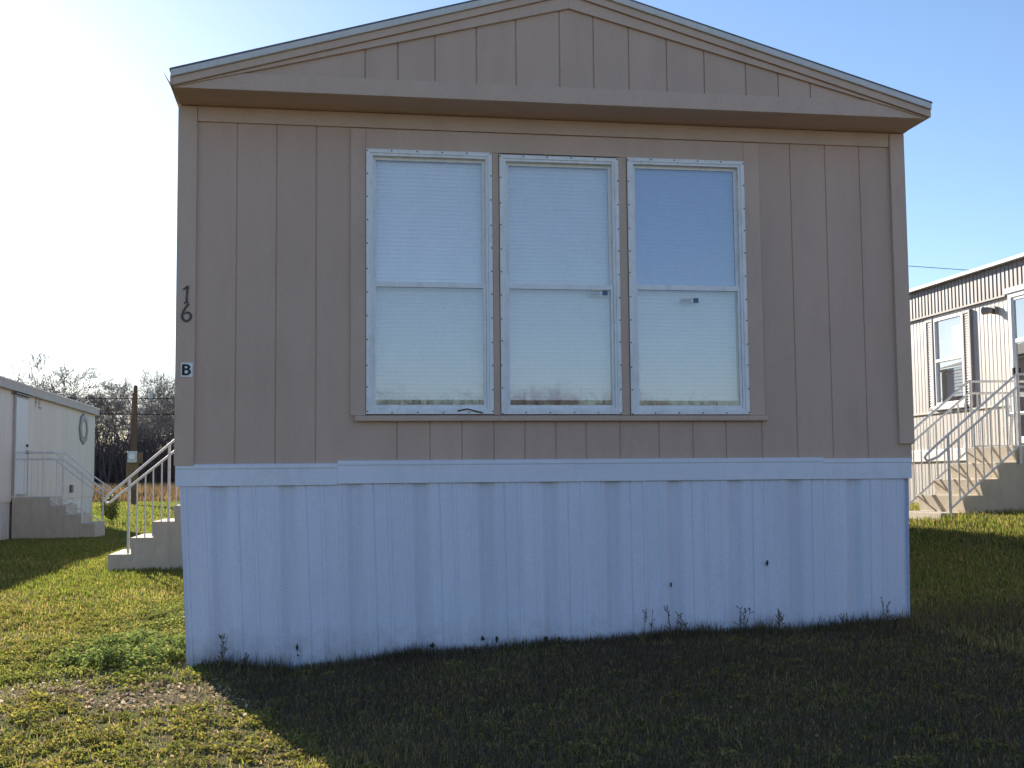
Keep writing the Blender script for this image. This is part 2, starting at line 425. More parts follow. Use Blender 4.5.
xk = ridge - (apexZ - .010 - (Z0 + 2.362)) / slope; x2 = 2 * ridge - xk; ge = lambda u: apexZ - .010 - abs(u - ridge) * slope
t = MB(); t.prism([(-.008, Z0 + 2.256), (W + .022, Z0 + 2.256), (W + .022, ge(W + .022)), (x2, Z0 + 2.362), (xk, Z0 + 2.362), (-.008, ge(-.008))], 'y', GY - .010, GY + .03); t.build('gable_band', M['tan_trim'], home, .003)
so = MB(); so.prism([(GY + .0301, Z0 + 2.257), (.02, Z0 + 2.240), (.02, Z0 + 2.27), (GY + .0301, Z0 + 2.287)], 'x', -.004, W + .018)
so.build('soffit', M['tan_soffit'], home)
def rake(y0, y1, off_top, off_bot, x_ext, name, mat, bev=.002):
    q = MB()
    for sgn in (-1, 1):
        xe = -x_ext if sgn < 0 else W + .02 + x_ext
        zt0 = apexZ - off_top; zb0 = apexZ - off_bot
        ze = abs(xe - ridge) * slope
        q.prism([(ridge, zb0), (xe, max(zb0 - ze, Z0 + 2.258)), (xe, zt0 - ze), (ridge, zt0)], 'y', y0, y1)
    return q.build(name, mat, home, bev)
rake(GY - .020, GY - .0005, .050, .132, .004, 'rake_board', M['tan_trim'])
rake(GY - .038, GY - .0005, .002, .049, .012, 'rake_moulding', M['tan_trim'])
rake(GY - .056, GY + .02, -.040, .001, .022, 'drip_edge', M['drip'], .004)
rf = MB()
for sgn in (-1, 1):
    xe = -.03 if sgn < 0 else W + .05
    ze = apexZ + .042 - abs(xe - ridge) * slope
    rf.prism([(ridge, apexZ + .042), (xe, ze), (xe, ze + .012), (ridge, apexZ + .052)], 'y', GY - .05, L + .1)
rf.build('roof', M['roof'], home)
fa = MB()
for xa, xb in ((-.028, -.006), (W + .026, W + .048)):
    fa.box(xa, GY - .03, Z0 + 2.262, xb, L + .05, Z0 + 2.325)
fa.build('eave_board', M['tan_trim'], home, .003)
# bent scrap of drip metal at the left eave tip
q = MB(); q.prism([(-.030, Z0 + 2.262), (-.064, Z0 + 2.325), (-.060, Z0 + 2.327), (-.022, Z0 + 2.268)], 'y', GY - .045, GY - .02)
q.build('loose_flashing', M['drip'], home)

# windows
SCREW = {}
def facade_window(x0, x1, z0, z1, rail, blue, sticker, label=None, seed=0):
    r2 = random.Random(seed)
    fr = MB(); fw = .026; yo = -.030
    # nailing flange
    fr.box(x0, yo, z0, x0 + fw, -.0165, z1); fr.box(x1 - fw, yo, z0, x1, -.0165, z1)
    fr.box(x0 + fw, yo + .0005, z0, x1 - fw, -.0165, z0 + fw); fr.box(x0 + fw, yo + .0005, z1 - fw, x1 - fw, -.0165, z1)
    # jambs going back
    j = fw; jw = .016
    fr.box(x0 + j, -.024, z0 + j, x0 + j + jw, .045, z1 - j); fr.box(x1 - j - jw, -.024, z0 + j, x1 - j, .045, z1 - j)
    fr.box(x0 + j + jw, -.0235, z0 + j, x1 - j - jw, .045, z0 + j + .014); fr.box(x0 + j + jw, -.0235, z1 - j - .016, x1 - j - jw, .045, z1 - j)
    f = fr.build('window', M['white'], home, .002)
    if label: f['label'] = label
    ix0, ix1, iz0, iz1 = x0 + j + jw, x1 - j - jw, z0 + j + .014, z1 - j - .016
    up = MB(); sw = .020
    yu0, yu1 = .012, .032     # upper sash sits behind
    up.box(ix0, yu0, rail, ix0 + sw, yu1, iz1); up.box(ix1 - sw, yu0, rail, ix1, yu1, iz1); up.box(ix0 + sw, yu0 + .0005, iz1 - sw, ix1 - sw, yu1, iz1)
    up.box(ix0 + sw, yu0 - .001, rail - .004, ix1 - sw, yu1, rail + .012)
    up.build('sash', M['white'], f, .0015)
    lo = MB(); yl0, yl1 = -.014, .010
    lo.box(ix0 + .001, yl0, iz0, ix0 + .018, yl1, rail + .014); lo.box(ix1 - .018, yl0, iz0, ix1 - .001, yl1, rail + .014)
    lo.box(ix0 + .018, yl0 - .003, rail - .018, ix1 - .018, yl1, rail + .016); lo.box(ix0 + .018, yl0, iz0, ix1 - .018, yl1, iz0 + .020)
    lo.build('sash', M['white'], f, .0015)
    g1 = MB(); g1.quad((ix0 + sw, .022, rail + .012), (ix1 - sw, .022, rail + .012), (ix1 - sw, .022, iz1 - sw), (ix0 + sw, .022, iz1 - sw))
    g1.build('pane', M['glass_blue'] if blue else M['glass'], f)
    g2 = MB(); g2.quad((ix0 + .018, -.003, iz0 + .02), (ix1 - .018, -.003, iz0 + .02), (ix1 - .018, -.003, rail - .018), (ix0 + .018, -.003, rail - .018))
    g2.build('pane', M['glass'], f)
    # mini blind, slats closed, hanging a little short of the sill
    bl = MB(); zb = iz0 + .072; pitch = .0262; z = zb; yb = .056; i = 0
    bl.box(ix0 + .004, yb - .006, zb - .016, ix1 - .010, yb + .012, zb)
    while z < iz1 - .02:
        jz = r2.uniform(-.0004, .0004); tl = r2.uniform(-.0004, .0004)
        n0 = len(bl.v); xa, xb = ix0 + .006, ix1 - .012
        for u, dy in ((0, -.002), (.35, -.004), (.7, -.0035), (1.06, .001)):
            bl.v.append((xa, yb + dy, z + jz + pitch * u)); bl.v.append((xb, yb + dy, z + jz + tl + pitch * u))
        for q in range(3): bl.f.append((n0 + 2 * q, n0 + 2 * q + 1, n0 + 2 * q + 3, n0 + 2 * q + 2))
        z += pitch; i += 1
    bl.build('blind', M['blind'], f)
    def screw(a, c):
        if 'o' not in SCREW:
            pt = [(math.cos(k * math.pi / 3) * .0046, math.sin(k * math.pi / 3) * .0046) for k in range(6)]
            o = SCREW['o'] = MB().prism(pt, 'y', -.003, .001).build('screw', M['dark'], f)
        else:
            o = SCREW['o'].copy(); col.objects.link(o); o.parent = f
        o.location = (a, yo, c)
    nz = 11
    for k in range(nz + 1):
        zz = z0 + .012 + (z1 - z0 - .024) * k / nz
        screw(x0 + .007 + r2.uniform(-.002, .002), zz + r2.uniform(-.01, .01)); screw(x1 - .007 + r2.uniform(-.002, .002), zz + r2.uniform(-.01, .01))
    nxs = 5
    for k in range(1, nxs):
        xx = x0 + (x1 - x0) * k / nxs
        screw(xx, z0 + .010); screw(xx, z1 - .010)
    if sticker:
        sx, sz = sticker
        st = MB(); st.box(sx, -.0062, sz, sx + .125, -.0040, sz + .036); so_ = st.build('sticker', M['plate'], f)
        s2 = MB(); s2.box(sx + .086, -.0072, sz + .003, sx + .122, -.0063, sz + .034); s2.build('sticker', M['blue_ink'], f)
        s3 = MB()
        for k, wd in enumerate((.070, .062, .074)): s3.box(sx + .006, -.0071, sz + .006 + k * .0095, sx + .006 + wd, -.0063, sz + .0105 + k * .0095)
        s3.build('sticker', M['grey_ink'], f)
    return f
zA, zB = Z0 + .313, Z0 + 2.003
facade_window(1.1475, 1.9535, zA, zB, Z0 + 1.138, False, None, seed=1)
facade_window(2.0015, 2.7915, zA - .001, zB - .008, Z0 + 1.139, False, (2.59, Z0 + 1.085), seed=2)
facade_window(2.8515, 3.6545, zA - .003, zB + .001, Z0 + 1.146, True, (3.205, Z0 + 1.045), 'window with a bluish tinted upper pane', seed=3)
# torn caulk at the foot of the left window
q = MB(); q.tube([(1.72, -.034, zA + .020), (1.78, -.040, zA + .032), (1.83, -.038, zA + .020), (1.88, -.034, zA + .008)], .004, 5); q.build('loose_caulk', M['dark'], home)

# ------------------------------------------------------------------ stairs
def stairs(profile, y0, y1, name_lab, mirror_at=None, rails=()):
    """profile: list of (x, z) outline of the stair side, first and last on the ground"""
    root = empty('concrete_stairs', (profile[0][0], y0, 0), name_lab, 'stairs', 'concrete entry stairs')
    s = MB(); ox = profile[0][0]
    s.prism([(a - ox, c) for a, c in profile], 'y', 0, y1 - y0)
    s.build('stair_block', M['concrete'], root, .008)
    for r in rails:
        for kind, ptsl, rad in r:
            q = MB(); q.tube([(a - ox, b_ - y0, c) for a, b_, c in ptsl], rad, 8)
            q.build(kind, M['rail'], root, smooth=False)
    return root
def rail_set(y, posts, pickets, top, low, kick=None, rp=.0155):
    out = []
    for (a, zb, zt) in posts: out.append(('post', [(a, y, zb), (a, y, zt)], .0185))
    for (a, zb, zt) in pickets: out.append(('picket', [(a, y, zb), (a, y, zt)], .0095))
    # top rail and second rail joined by a curl
    out.append(('handrail', [(a, y, c) for a, c in top], rp))
    if low: out.append(('lower_rail', [(a, y, c) for a, c in low], .014))
    return out
# ours, on the left side of the tan home: rising toward its wall
yS = 8.3
P = [(-1.75, -.15), (-1.74, .195), (-1.46, .195), (-1.48, .40), (-1.19, .40), (-1.21, .60), (-.93, .60), (-.95, .80), (-.62, .80), (-.64, 1.0), (-.03, 1.0), (-.03, -.15)]
def ln(x): return 1.66 + (x + .92) * .838   # second rail height is .15 below this line
top = [(-.05, 1.98), (-.62, 1.93), (-.92, 1.66), (-1.70, .985), (-1.765, .925), (-1.795, .875), (-1.775, .84), (-1.73, .85), (-1.68, .89), (-.92, 1.515), (-.62, 1.78), (-.05, 1.83)]
pk = [(q, {0: .40, 1: .60, 2: .80}[0 if q < -1.2 else (1 if q < -.94 else 2)], ln(q) - .15) for q in (-1.40, -1.30, -1.10, -.92, -.80, -.70)] + [(-1.205, .41, ln(-1.205) - .15)]
pk += [(q, 1.0, 1.82) for q in (-.5, -.38, -.26, -.14)]
rs = rail_set(yS + .04, [(-1.50, .20, ln(-1.5) - .01), (-1.01, .60, ln(-1.01) - .01), (-.58, 1.0, 1.93), (-.07, 1.0, 1.98)], pk, top, None)
stairs(P, yS, yS + 1.25, 'tan concrete steps with white picket handrail at the left side of the tan home', rails=(rs,))
# neighbour on the left
def mir(pts, f): return [f(p) for p in pts]
yT = 19.25
P = [(-5.48, -.3), (-5.48, .80), (-4.72, .80), (-4.70, .62), (-4.40, .62), (-4.38, .43), (-4.10, .43), (-4.08, .24), (-3.80, .24), (-3.78, -.3)]
P = P[::-1]
top = [(-5.46, 1.755), (-4.66, 1.755), (-4.06, 1.25), (-3.70, .98), (-3.64, .92), (-3.64, .87), (-3.69, .86), (-4.06, 1.12), (-4.66, 1.615), (-5.46, 1.615)]
pk = [(q, .80, 1.61) for q in (-5.25, -5.1, -4.98)] + [(q, zt, 1.615 + (q + 4.66) * -.80) for q, zt in ((-4.60, .62), (-4.45, .62))]
rs = rail_set(yT + .03, [(-5.44, .55, 1.75), (-4.87, .58, 1.75), (-4.07, .2, 1.25)], pk, top, [(-4.80, .80), (-4.12, .33)])
rs2 = rail_set(yT + 1.2, [(-5.44, .80, 1.75), (-4.70, .80, 1.75), (-3.84, .05, 1.10)], [], top, [(-4.80, .80), (-3.9, .25)])
stairs(P, yT, yT + 1.25, 'shaded grey concrete steps with white handrail below the cream trailer door', rails=(rs, rs2))
# neighbour on the right
yR0, yR1 = 5.5, 6.58
P = [(8.02, .30), (8.02, .655), (8.335, .655), (8.285, .855), (8.56, .855), (8.51, 1.045), (8.785, 1.045), (8.735, 1.24), (9.01, 1.24), (8.96, 1.44), (9.99, 1.44), (9.99, .3)]
slope_r = (2.273 - 1.332) / (9.018 - 7.834)
def tr(x): return 2.273 + (x - 9.018) * slope_r
top = [(9.97, 2.285), (9.03, 2.280), (7.95, tr(7.95)), (7.86, 1.345), (7.825, 1.305), (7.85, 1.265), (7.92, 1.28), (8.0, tr(8.0) - .15), (9.03, 2.13), (9.97, 2.135)]
lowbar = [(8.14, .715), (9.06, 1.455), (9.95, 1.465)]
pk = [(8.25 + i * .105, .715 + (8.25 + i * .105 - 8.14) * .804, tr(8.25 + i * .105) - .15) for i in range(8)] + [(9.15 + i * .115, 1.46, 2.13) for i in range(7)]
rs = rail_set(yR0 - .03, [(8.125, .40, tr(8.125)), (9.04, 1.22, 2.28), (9.94, 1.3, 2.285)], pk, top, lowbar)
rs2 = rail_set(yR1 - .04, [(8.16, .5, tr(8.125)), (9.06, 1.24, 2.28), (9.94, 1.44, 2.285)], pk, top, lowbar)
stairs(P, yR0, yR1, 'sunlit concrete steps with white picket rails leading to the ribbed trailer', rails=(rs, rs2))

# ------------------------------------------------------------------ left neighbour: cream trailer
lt = empty('mobile_home', (-5.5, 23, 0), 'cream mobile home with shaded flat wall and grey eave at the left edge', 'mobile home')
Y0, Y1 = 8.5, 28.85; ox, oy = -5.5, 23
def LB(mb): # shift to parent space
    mb.v = [(a - ox, b_ - oy, c) for a, b_, c in mb.v]; return mb
s = MB(); s.box(-9.7, Y0, .70, -5.5, Y1, 3.05); LB(s).build('wall', M['cream'], lt, .004)
s = MB()
pr = []
yy = Y0
while yy < Y1:
    for du, dd in ((0, 0), (.14, 0), (.15, -.012), (.18, -.012), (.19, 0)): pr.append((min(yy + du, Y1), -5.53 + dd))
    yy += .3
s.strip(pr, -.4, .70, 'x'); s.quad((-9.65, Y1 - .03, -.4), (-5.53, Y1 - .03, -.4), (-5.53, Y1 - .03, .7), (-9.65, Y1 - .03, .7)); s.quad((-9.65, Y0 + .03, -.4), (-5.53, Y0 + .03, -.4), (-5.53, Y0 + .03, .7), (-9.65, Y0 + .03, .7))
LB(s).build('skirting', M['old_white'], lt)
s = MB(); s.prism([(-5.40, 3.04), (-5.40, 3.235), (-7.6, 3.45), (-9.8, 3.235), (-9.8, 3.04)], 'y', Y0 - .1, Y1 + .12); LB(s).build('roof', M['cream_trim'], lt, .01)
s = MB(); s.box(-5.39, Y0 - .11, 3.215, -5.375, Y1 + .13, 3.245); LB(s).build('drip_edge', M['drip'], lt)
s = MB(); s.box(-5.515, 19.25, .84, -5.46, 20.45, 2.985); df = LB(s).build('door_frame', M['cream_trim'], lt, .004)
s = MB(); s.box(-5.47, 19.32, .86, -5.445, 20.38, 2.93); dd_ = LB(s).build('door', M['white_door'], lt, .004)
s = MB(); s.box(-5.50, 19.1, 2.99, -5.40, 20.5, 3.015); LB(s).build('door_hood', M['taupe_dark'], lt)
s = MB(); s.tube([(-5.45, 20.28, 1.78), (-5.40, 20.28, 1.78)], .035, 10); s.tube([(-5.45, 20.28, 1.92), (-5.41, 20.28, 1.92)], .03, 10); LB(s).build('door_knob', M['dark'], dd_)
# ornamental oval window
s = MB(); N = 40
cy, cz = 27.05, 2.57
for k in range(N):
    a0 = 2 * math.pi * k / N
    rr = 1 + .045 * math.cos(8 * a0)
    for f_, xx in ((1.0, -5.465), (.62, -5.455)):
        s.v.append((xx, cy + math.cos(a0) * .58 * f_ * rr, cz + math.sin(a0) * .40 * f_ * rr))
    s.v.append((-5.5, cy + math.cos(a0) * .60 * rr, cz + math.sin(a0) * .42 * rr)); s.v.append((-5.5, cy + math.cos(a0) * .40 * rr, cz + math.sin(a0) * .28 * rr))
for k in range(N):
    a = k * 4; c = ((k + 1) % N) * 4
    s.f += [(a, a + 1, c + 1, c), (a + 2, a, c, c + 2), (a + 1, a + 3, c + 3, c + 1)]
ow = LB(s).build('oval_window', M['taupe'], lt)
s = MB(); s.prism([(cy + math.cos(2 * math.pi * k / N) * .44, cz + math.sin(2 * math.pi * k / N) * .31) for k in range(N)], 'x', -5.498, -5.480); LB(s).build('pane', M['cream'], ow)
# faded lettering by the door, and roof cap, vents
s = MB()
for (a0, c0, a1, c1, w_) in ((0, 0, 0, .24, .05), (0, .22, .20, .23, .045), (0, .12, .15, .125, .04), (.32, 0, .32, .235, .05), (.32, .22, .55, .215, .04), (.32, .015, .58, .01, .045), (.32, .12, .48, .12, .035)):
    nx_ = len(s.v); dx, dz = a1 - a0, c1 - c0; ll = math.hypot(dx, dz); ux, uz = -dz / ll * w_ / 2, dx / ll * w_ / 2
    s.v += [(-5.494, 21.3 + a0 + ux, 2.83 + c0 + uz), (-5.494, 21.3 + a1 + ux, 2.83 + c1 + uz), (-5.494, 21.3 + a1 - ux, 2.83 + c1 - uz), (-5.494, 21.3 + a0 - ux, 2.83 + c0 - uz)]
    s.f.append((nx_, nx_ + 1, nx_ + 2, nx_ + 3))
LB(s).build('faded_letter', painted('faded_grey_paint', (.42, .38, .34), .7, .15, None), lt)
s = MB(); s.box(-6.6, 22.0, 3.25, -5.9, 23.6, 3.42); LB(s).build('roof_vent', M['taupe_dark'], lt, .02)
s = MB(); s.box(-5.505, 25.35, .84, -5.44, 25.6, 1.04); LB(s).build('outlet_box', M['taupe_dark'], lt, .01)
s = MB(); s.tube([(-5.54, 25.6, .50), (-5.47, 25.6, .50)], .07, 12); LB(s).build('dryer_vent', M['dark'], lt)

# ------------------------------------------------------------------ right neighbour: ribbed trailer
rt = empty('mobile_home', (10, 2, 0), 'ivory ribbed metal mobile home with taupe fascia behind the right corner', 'mobile home')
ox, oy = 10, 2
Yb, Ye = -8.0, 16.0
def ribs(y0, y1, X, pitch=.098, d=.017, wide=True):
    p = []; y = y0
    while y < y1:
        for du, dd in (((0, 0), (.066, 0), (.071, d * .8), (.082, d * .8), (.087, 0)) if wide else ((0, 0), (.046, 0), (.056, d * .5), (.080, d * .5), (.090, 0))):
            if y + du < y1: p.append((y + du, X + dd))
        y += pitch
    p.append((y1, X)); return p
s = MB()
s.strip(ribs(Yb, 6.10, 10), 1.47, 3.50, 'x'); s.strip(ribs(7.08, 8.26, 10), 1.47, 3.50, 'x'); s.strip(ribs(9.06, Ye, 10), 1.47, 3.50, 'x')
s.strip(ribs(8.26, 9.06, 10), 1.47, 2.13, 'x'); s.strip(ribs(8.26, 9.06, 10), 3.42, 3.50, 'x')
s.box(10.02, Yb, 1.40, 14.2, Yb + .04, 3.9); s.box(10.02, Ye - .04, 1.40, 14.2, Ye, 3.9); s.box(14.18, Yb + .04, 1.40, 14.22, Ye - .04, 3.9)
LB(s).build('wall', M['ivory'], rt)
s = MB(); s.strip(ribs(Yb, Ye, 9.985, wide=False), 3.50, 3.93, 'x'); LB(s).build('fascia', M['taupe'], rt)
s = MB(); s.box(9.955, Yb, 3.478, 10.02, 6.02, 3.502); s.box(9.955, 7.14, 3.478, 10.02, Ye, 3.502); LB(s).build('fascia_trim', M['taupe_dark'], rt)
s = MB(); s.box(9.972, Yb, 2.012, 10.03, 6.07, 2.035); s.box(9.972, 7.11, 2.012, 10.03, Ye, 2.035); LB(s).build('belt_moulding', M['ivory'], rt)
s = MB(); s.box(9.965, Yb, 1.30, 10.04, Ye, 1.468); LB(s).build('skirt_cap', M['plastic'], rt, .003)
s = MB(); s.strip(ribs(Yb, Ye, 10.0, .098, .017), .2, 1.30, 'x'); LB(s).build('skirting', M['ivory'], rt)
s = MB(); s.prism([(9.90, 3.925), (9.90, 3.95), (12.1, 4.25), (14.3, 3.95), (14.3, 3.925)], 'y', Yb - .1, Ye + .1); LB(s).build('roof', M['drip'], rt)
s = MB(); s.box(9.89, Yb - .11, 3.918, 9.925, Ye + .11, 3.962); LB(s).build('drip_edge', M['plastic'], rt, .003)
# window with shutters
s = MB(); yw0, yw1, zw0, zw1 = 8.245, 9.075, 2.12, 3.425; X0, X1 = 9.965, 10.04
s.box(X0, yw0, zw0, X1, yw0 + .045, zw1); s.box(X0, yw1 - .045, zw0, X1, yw1, zw1); s.box(X0 + .001, yw0 + .045, zw0, X1, yw1 - .045, zw0 + .045); s.box(X0 + .001, yw0 + .045, zw1 - .045, X1, yw1 - .045, zw1); s.box(X0 + .002, yw0 + .045, 2.765, X1, yw1 - .045, 2.81)
w_ = LB(s).build('window', M['plastic'], rt, .002)
s = MB(); s.quad((10.0, yw0 + .045, zw0 + .045), (10.0, yw1 - .045, zw0 + .045), (10.0, yw1 - .045, zw1 - .045), (10.0, yw0 + .045, zw1 - .045)); LB(s).build('pane', M['glass_far'], w_)
s = MB(); z = zw0 + .12
while z < zw1 - .06:
    s.quad((10.065, yw0 + .03, z), (10.065, yw1 - .16, z), (10.075, yw1 - .16, z + .045), (10.075, yw0 + .03, z + .045)); z += .048
LB(s).build('blind', M['blind'], w_)
s = MB(); s.quad((10.5, yw0 - .3, 1.6), (10.5, yw1 + .3, 1.6), (10.5, yw1 + .3, 3.6), (10.5, yw0 - .3, 3.6)); LB(s).build('room_lining', M['interior'], rt)
s = MB(); s.box(9.93, yw0 - .03, 2.05, 9.995, yw1 + .03, 2.118); LB(s).build('sill', M['plastic'], w_, .01)
for (a, c) in ((8.035, 8.235), (9.085, 9.285)):
    s = MB(); s.box(9.955, a, 2.06, 9.998, a + .03, 3.43); s.box(9.955, c - .03, 2.06, 9.998, c, 3.43)
    s.box(9.956, a + .03, 2.06, 9.998, c - .03, 2.10); s.box(9.956, a + .03, 3.39, 9.998, c - .03, 3.43)
    z = 2.10
    while z < 3.38:
        s.quad((9.960, a + .03, z), (9.960, c - .03, z), (9.975, c - .03, z + .035), (9.975, a + .03, z + .035)); z += .037
    LB(s).build('shutter', M['taupe'], rt)
# storm door
s = MB(); yd0, yd1, zd0, zd1 = 6.115, 7.065, 1.47, 3.50; X0, X1 = 9.95, 10.03
s.box(X0, yd0, zd0, X1, yd0 + .07, zd1); s.box(X0, yd1 - .07, zd0, X1, yd1, zd1); s.box(X0 + .001, yd0 + .07, zd1 - .06, X1, yd1 - .07, zd1); s.box(X0 - .02, yd0 - .05, zd1 + .001, X1, yd1 + .06, zd1 + .07)
dfr = LB(s).build('door_frame', M['plastic'], rt, .003)
s = MB(); s.box(9.965, yd0 + .07, zd0 + .02, 10.0, yd0 + .12, zd1 - .06); s.box(9.965, yd1 - .10, zd0 + .02, 10.0, yd1 - .07, zd1 - .06); s.box(9.966, yd0 + .12, zd0 + .02, 10.0, yd1 - .10, zd0 + .12); s.box(9.966, yd0 + .12, zd1 - .10, 10.0, yd1 - .10, zd1 - .06); s.box(9.966, yd0 + .12, 2.83, 10.0, yd1 - .10, 2.885)
do_ = LB(s).build('storm_door', M['plastic'], rt, .003)
s = MB(); s.quad((9.985, yd0 + .12, 2.885), (9.985, yd1 - .1, 2.885), (9.985, yd1 - .1, zd1 - .1), (9.985, yd0 + .12, zd1 - .1)); LB(s).build('pane', M['glass_dark'], do_)
s = MB(); s.quad((9.985, yd0 + .12, zd0 + .12), (9.985, yd1 - .1, zd0 + .12), (9.985, yd1 - .1, 2.83), (9.985, yd0 + .12, 2.83)); LB(s).build('pane', M['glass_dark'], do_)
s = MB(); s.box(9.93, yd1 - .095, 2.40, 9.963, yd1 - .06, 2.50); LB(s).build('handle', M['dark'], do_, .004)
s = MB(); s.quad((10.12, yd0 - .1, 1.45), (10.12, yd1 + .1, 1.45), (10.12, yd1 + .1, 3.6), (10.12, yd0 - .1, 3.6)); LB(s).build('inner_door', M['interior'], rt)
# security lamp by the door
s = MB(); s.tube([(10.0, 7.42, 3.33), (9.95, 7.42, 3.33)], .055, 14); lo_ = LB(s).build('wall_lamp', M['taupe_dark'], rt)
s = MB(); s.tube([(9.95, 7.42, 3.33), (9.92, 7.46, 3.332), (9.87, 7.54, 3.336)], [.03, .045, .055], 14); LB(s).build('lamp_shade', M['taupe'], lo_)

# white plastic chair on the landing, just inside the frame edge
ch = empty('plastic_chair', (9.62, 6.05, 1.44), 'white plastic chair on the landing by the storm door at the right edge', 'chair')
s = MB(); s.box(-.22, -.22, .40, .22, .22, .43); s.build('seat', M['plastic'], ch, .015)
s = MB(); s.prism([(-.22, .44), (.22, .44), (.24, .70), (.19, .82), (0, .88), (-.19, .82), (-.24, .70)], 'x', .19, .225); s.build('backrest', M['plastic'], ch, .012)
for a in (-.19, .19):
    for c in (-.19, .19):
        s = MB(); s.tube([(a, c, .40), (a * 1.15, c * 1.15, 0)], [.026, .018], 8); s.build('leg', M['plastic'], ch)
for c in (-.23, .23):
    s = MB(); s.tube([(-.21, c, .38), (-.22, c, .62), (-.10, c, .65), (.20, c, .64)], .018, 8); s.build('armrest', M['plastic'], ch)

# ------------------------------------------------------------------ utility pole and wires
up = empty('utility_pole', (-7.42, 50, 0), 'brown wooden utility pole with round electric meter beyond the left steps', 'utility pole')
s = MB(); s.tube([(0, 0, -.4), (0, 0, 2.5), (.02, 0, 5.55)], [.125, .11, .09], 12); s.build('pole', M['wood'], up)
s = MB(); s.box(-.33, -.17, .72, .22, -.13, 2.05); s.build('meter_board', M['board'], up, .01)
s = MB(); s.box(-.26, -.30, 1.98, .16, -.135, 2.52); mb_ = s.build('meter_box', M['grey_metal'], up, .02)
s = MB(); s.tube([(-.06, -.30, 2.27), (-.06, -.37, 2.27)], .13, 18); s.build('meter_dial', M['plastic'], mb_)
s = MB(); s.tube([(-.10, -.16, 2.5), (-.10, -.15, 4.6), (-.06, -.14, 5.2)], .035, 8); s.build('conduit', M['rust'], up)
s = MB(); s.box(.18, -.22, 1.95, .40, -.10, 2.45); s.build('breaker_box', M['board'], up, .01)
s = MB(); s.tube([(.72, -.05, 4.95), (.72, -.05, 5.30)], .07, 8); s.build('insulator', M['grey_metal'], up)
def wire(a, c, sag, lab, rad=.018):
    s = MB(); a = Vector(a); c = Vector(c); q = []
    for k in range(25):
        u = k / 24; p = a.lerp(c, u); p.z -= sag * 4 * u * (1 - u); q.append(tuple(p))
    s.tube(q, rad, 5); o = s.build('overhead_wire', M['wire']); return tag(o, lab, 'wire', 'overhead wires')
wire((-45, 50, 5.5), (30, 50, 5.1), .35, 'upper dark overhead wire crossing behind the utility pole')
wire((-45, 50.4, 4.7), (30, 50.4, 4.3), .25, 'lower dark overhead wire crossing behind the utility pole', .024)
wire((5, 40, 11.3), (60, 40, 9.2), .5, 'thin overhead wire in the blue sky above the ribbed trailer', .014)

# ------------------------------------------------------------------ bare trees
def bare_tree(seed, H, spread=1.0, levels=6, twig=.012):
    r = random.Random(seed)
    tr_ = MB(); cr = MB()
    def grow(mb, p, d, ln_, rad, lv):
        n = 3 if lv > 1 else 2
        pts = [p]; rr = [rad]; q = p.copy(); dd = d.copy()
        for k in range(n):
            dd = (dd + Vector((r.gauss(0, .10), r.gauss(0, .10), r.gauss(.04, .07)))).normalized()
            q = q + dd * ln_ / n; pts.append(q.copy()); rr.append(rad * (1 - .38 * (k + 1) / n))
        mb.tube(pts, rr, 7 if rad > .06 else (4 if rad > .025 else 3), False)
        if lv <= 0: return
        nb = r.choice((2, 3, 3)) if lv > 3 else r.choice((3, 4, 4))
        for k in range(nb):
            az = r.uniform(0, 6.283); sp = r.uniform(.28, .85) * spread
            ax = dd.orthogonal().normalized(); ax.rotate(Matrix.Rotation(az, 3, dd))
            nd = (dd * math.cos(sp) + ax * math.sin(sp)).normalized()
            nd.z = max(nd.z, -.05); nd.normalize()
            at = pts[-1] if k < 2 else pts[max(1, len(pts) - 2)]
            grow(cr, at, nd, ln_ * r.uniform(.66, .88), max(twig, rr[-1] * r.uniform(.55, .8)), lv - 1)
        # side shoots
        for k in range(1, len(pts) - 1):
            if r.random() < .6:
                ax = dd.orthogonal().normalized(); ax.rotate(Matrix.Rotation(r.uniform(0, 6.283), 3, dd))
                grow(cr, pts[k], (dd * .6 + ax * .8).normalized(), ln_ * .5, max(twig, rr[k] * .4), max(0, lv - 2))
    # forked trunk
    p = Vector((0, 0, -.3)); grow(tr_, p, Vector((r.gauss(0, .05), r.gauss(0, .05), 1)).normalized(), H * .27, H * .021, levels)
    return tr_, cr
protos = []
TG = 'bare trees along the far field edge'
spots = [  # x, y, scale, rot, proto, label
    (-20.4, 96, 1.10, 0.3, 0, 'wide bare tree rising alone above the cream trailer roof'),
    (-16.6, 104, .98, 2.1, 1, 'bare tree at the far corner of the cream trailer, left of the dense row'),
    (-14.3, 98, 1.02, 4.0, 2, 'tall bare tree between the cream trailer corner and the utility pole'),
    (-12.6, 108, 1.0, 1.2, 3, 'bare tree directly behind the utility pole'),
    (-11.0, 97, .95, 5.2, 0, 'bare tree just right of the utility pole'),
    (-9.2, 102, .92, 3.3, 1, 'bare tree half hidden by the corner of the tan home'),
    (-18.6, 116, .95, .9, 3, 'more distant bare tree over the far end of the cream trailer'),
    (-13.4, 122, 1.05, 2.7, 0, 'distant bare tree standing behind the row near the pole'),
    (-23.4, 99, 1.08, 1.4, 3, 'bare tree standing leftmost above the cream trailer roof'),
    (-24.2, 116, .80, 1.9, 2, 'small bare tree whose top peeps over the cream trailer roof'),
    (-8.0, 118, .90, 0.6, 2, 'distant bare tree at the edge of the tan home wall'),
]
for i in range(4):
    o = empty('bare_tree', (0, 0, 0)); a, c = bare_tree(40 + i, 14.5, .95, 7, .0125)
    a.build('trunk', M['bark'], o); c.build('crown', M['twig'], o); protos.append(o)
used = set()
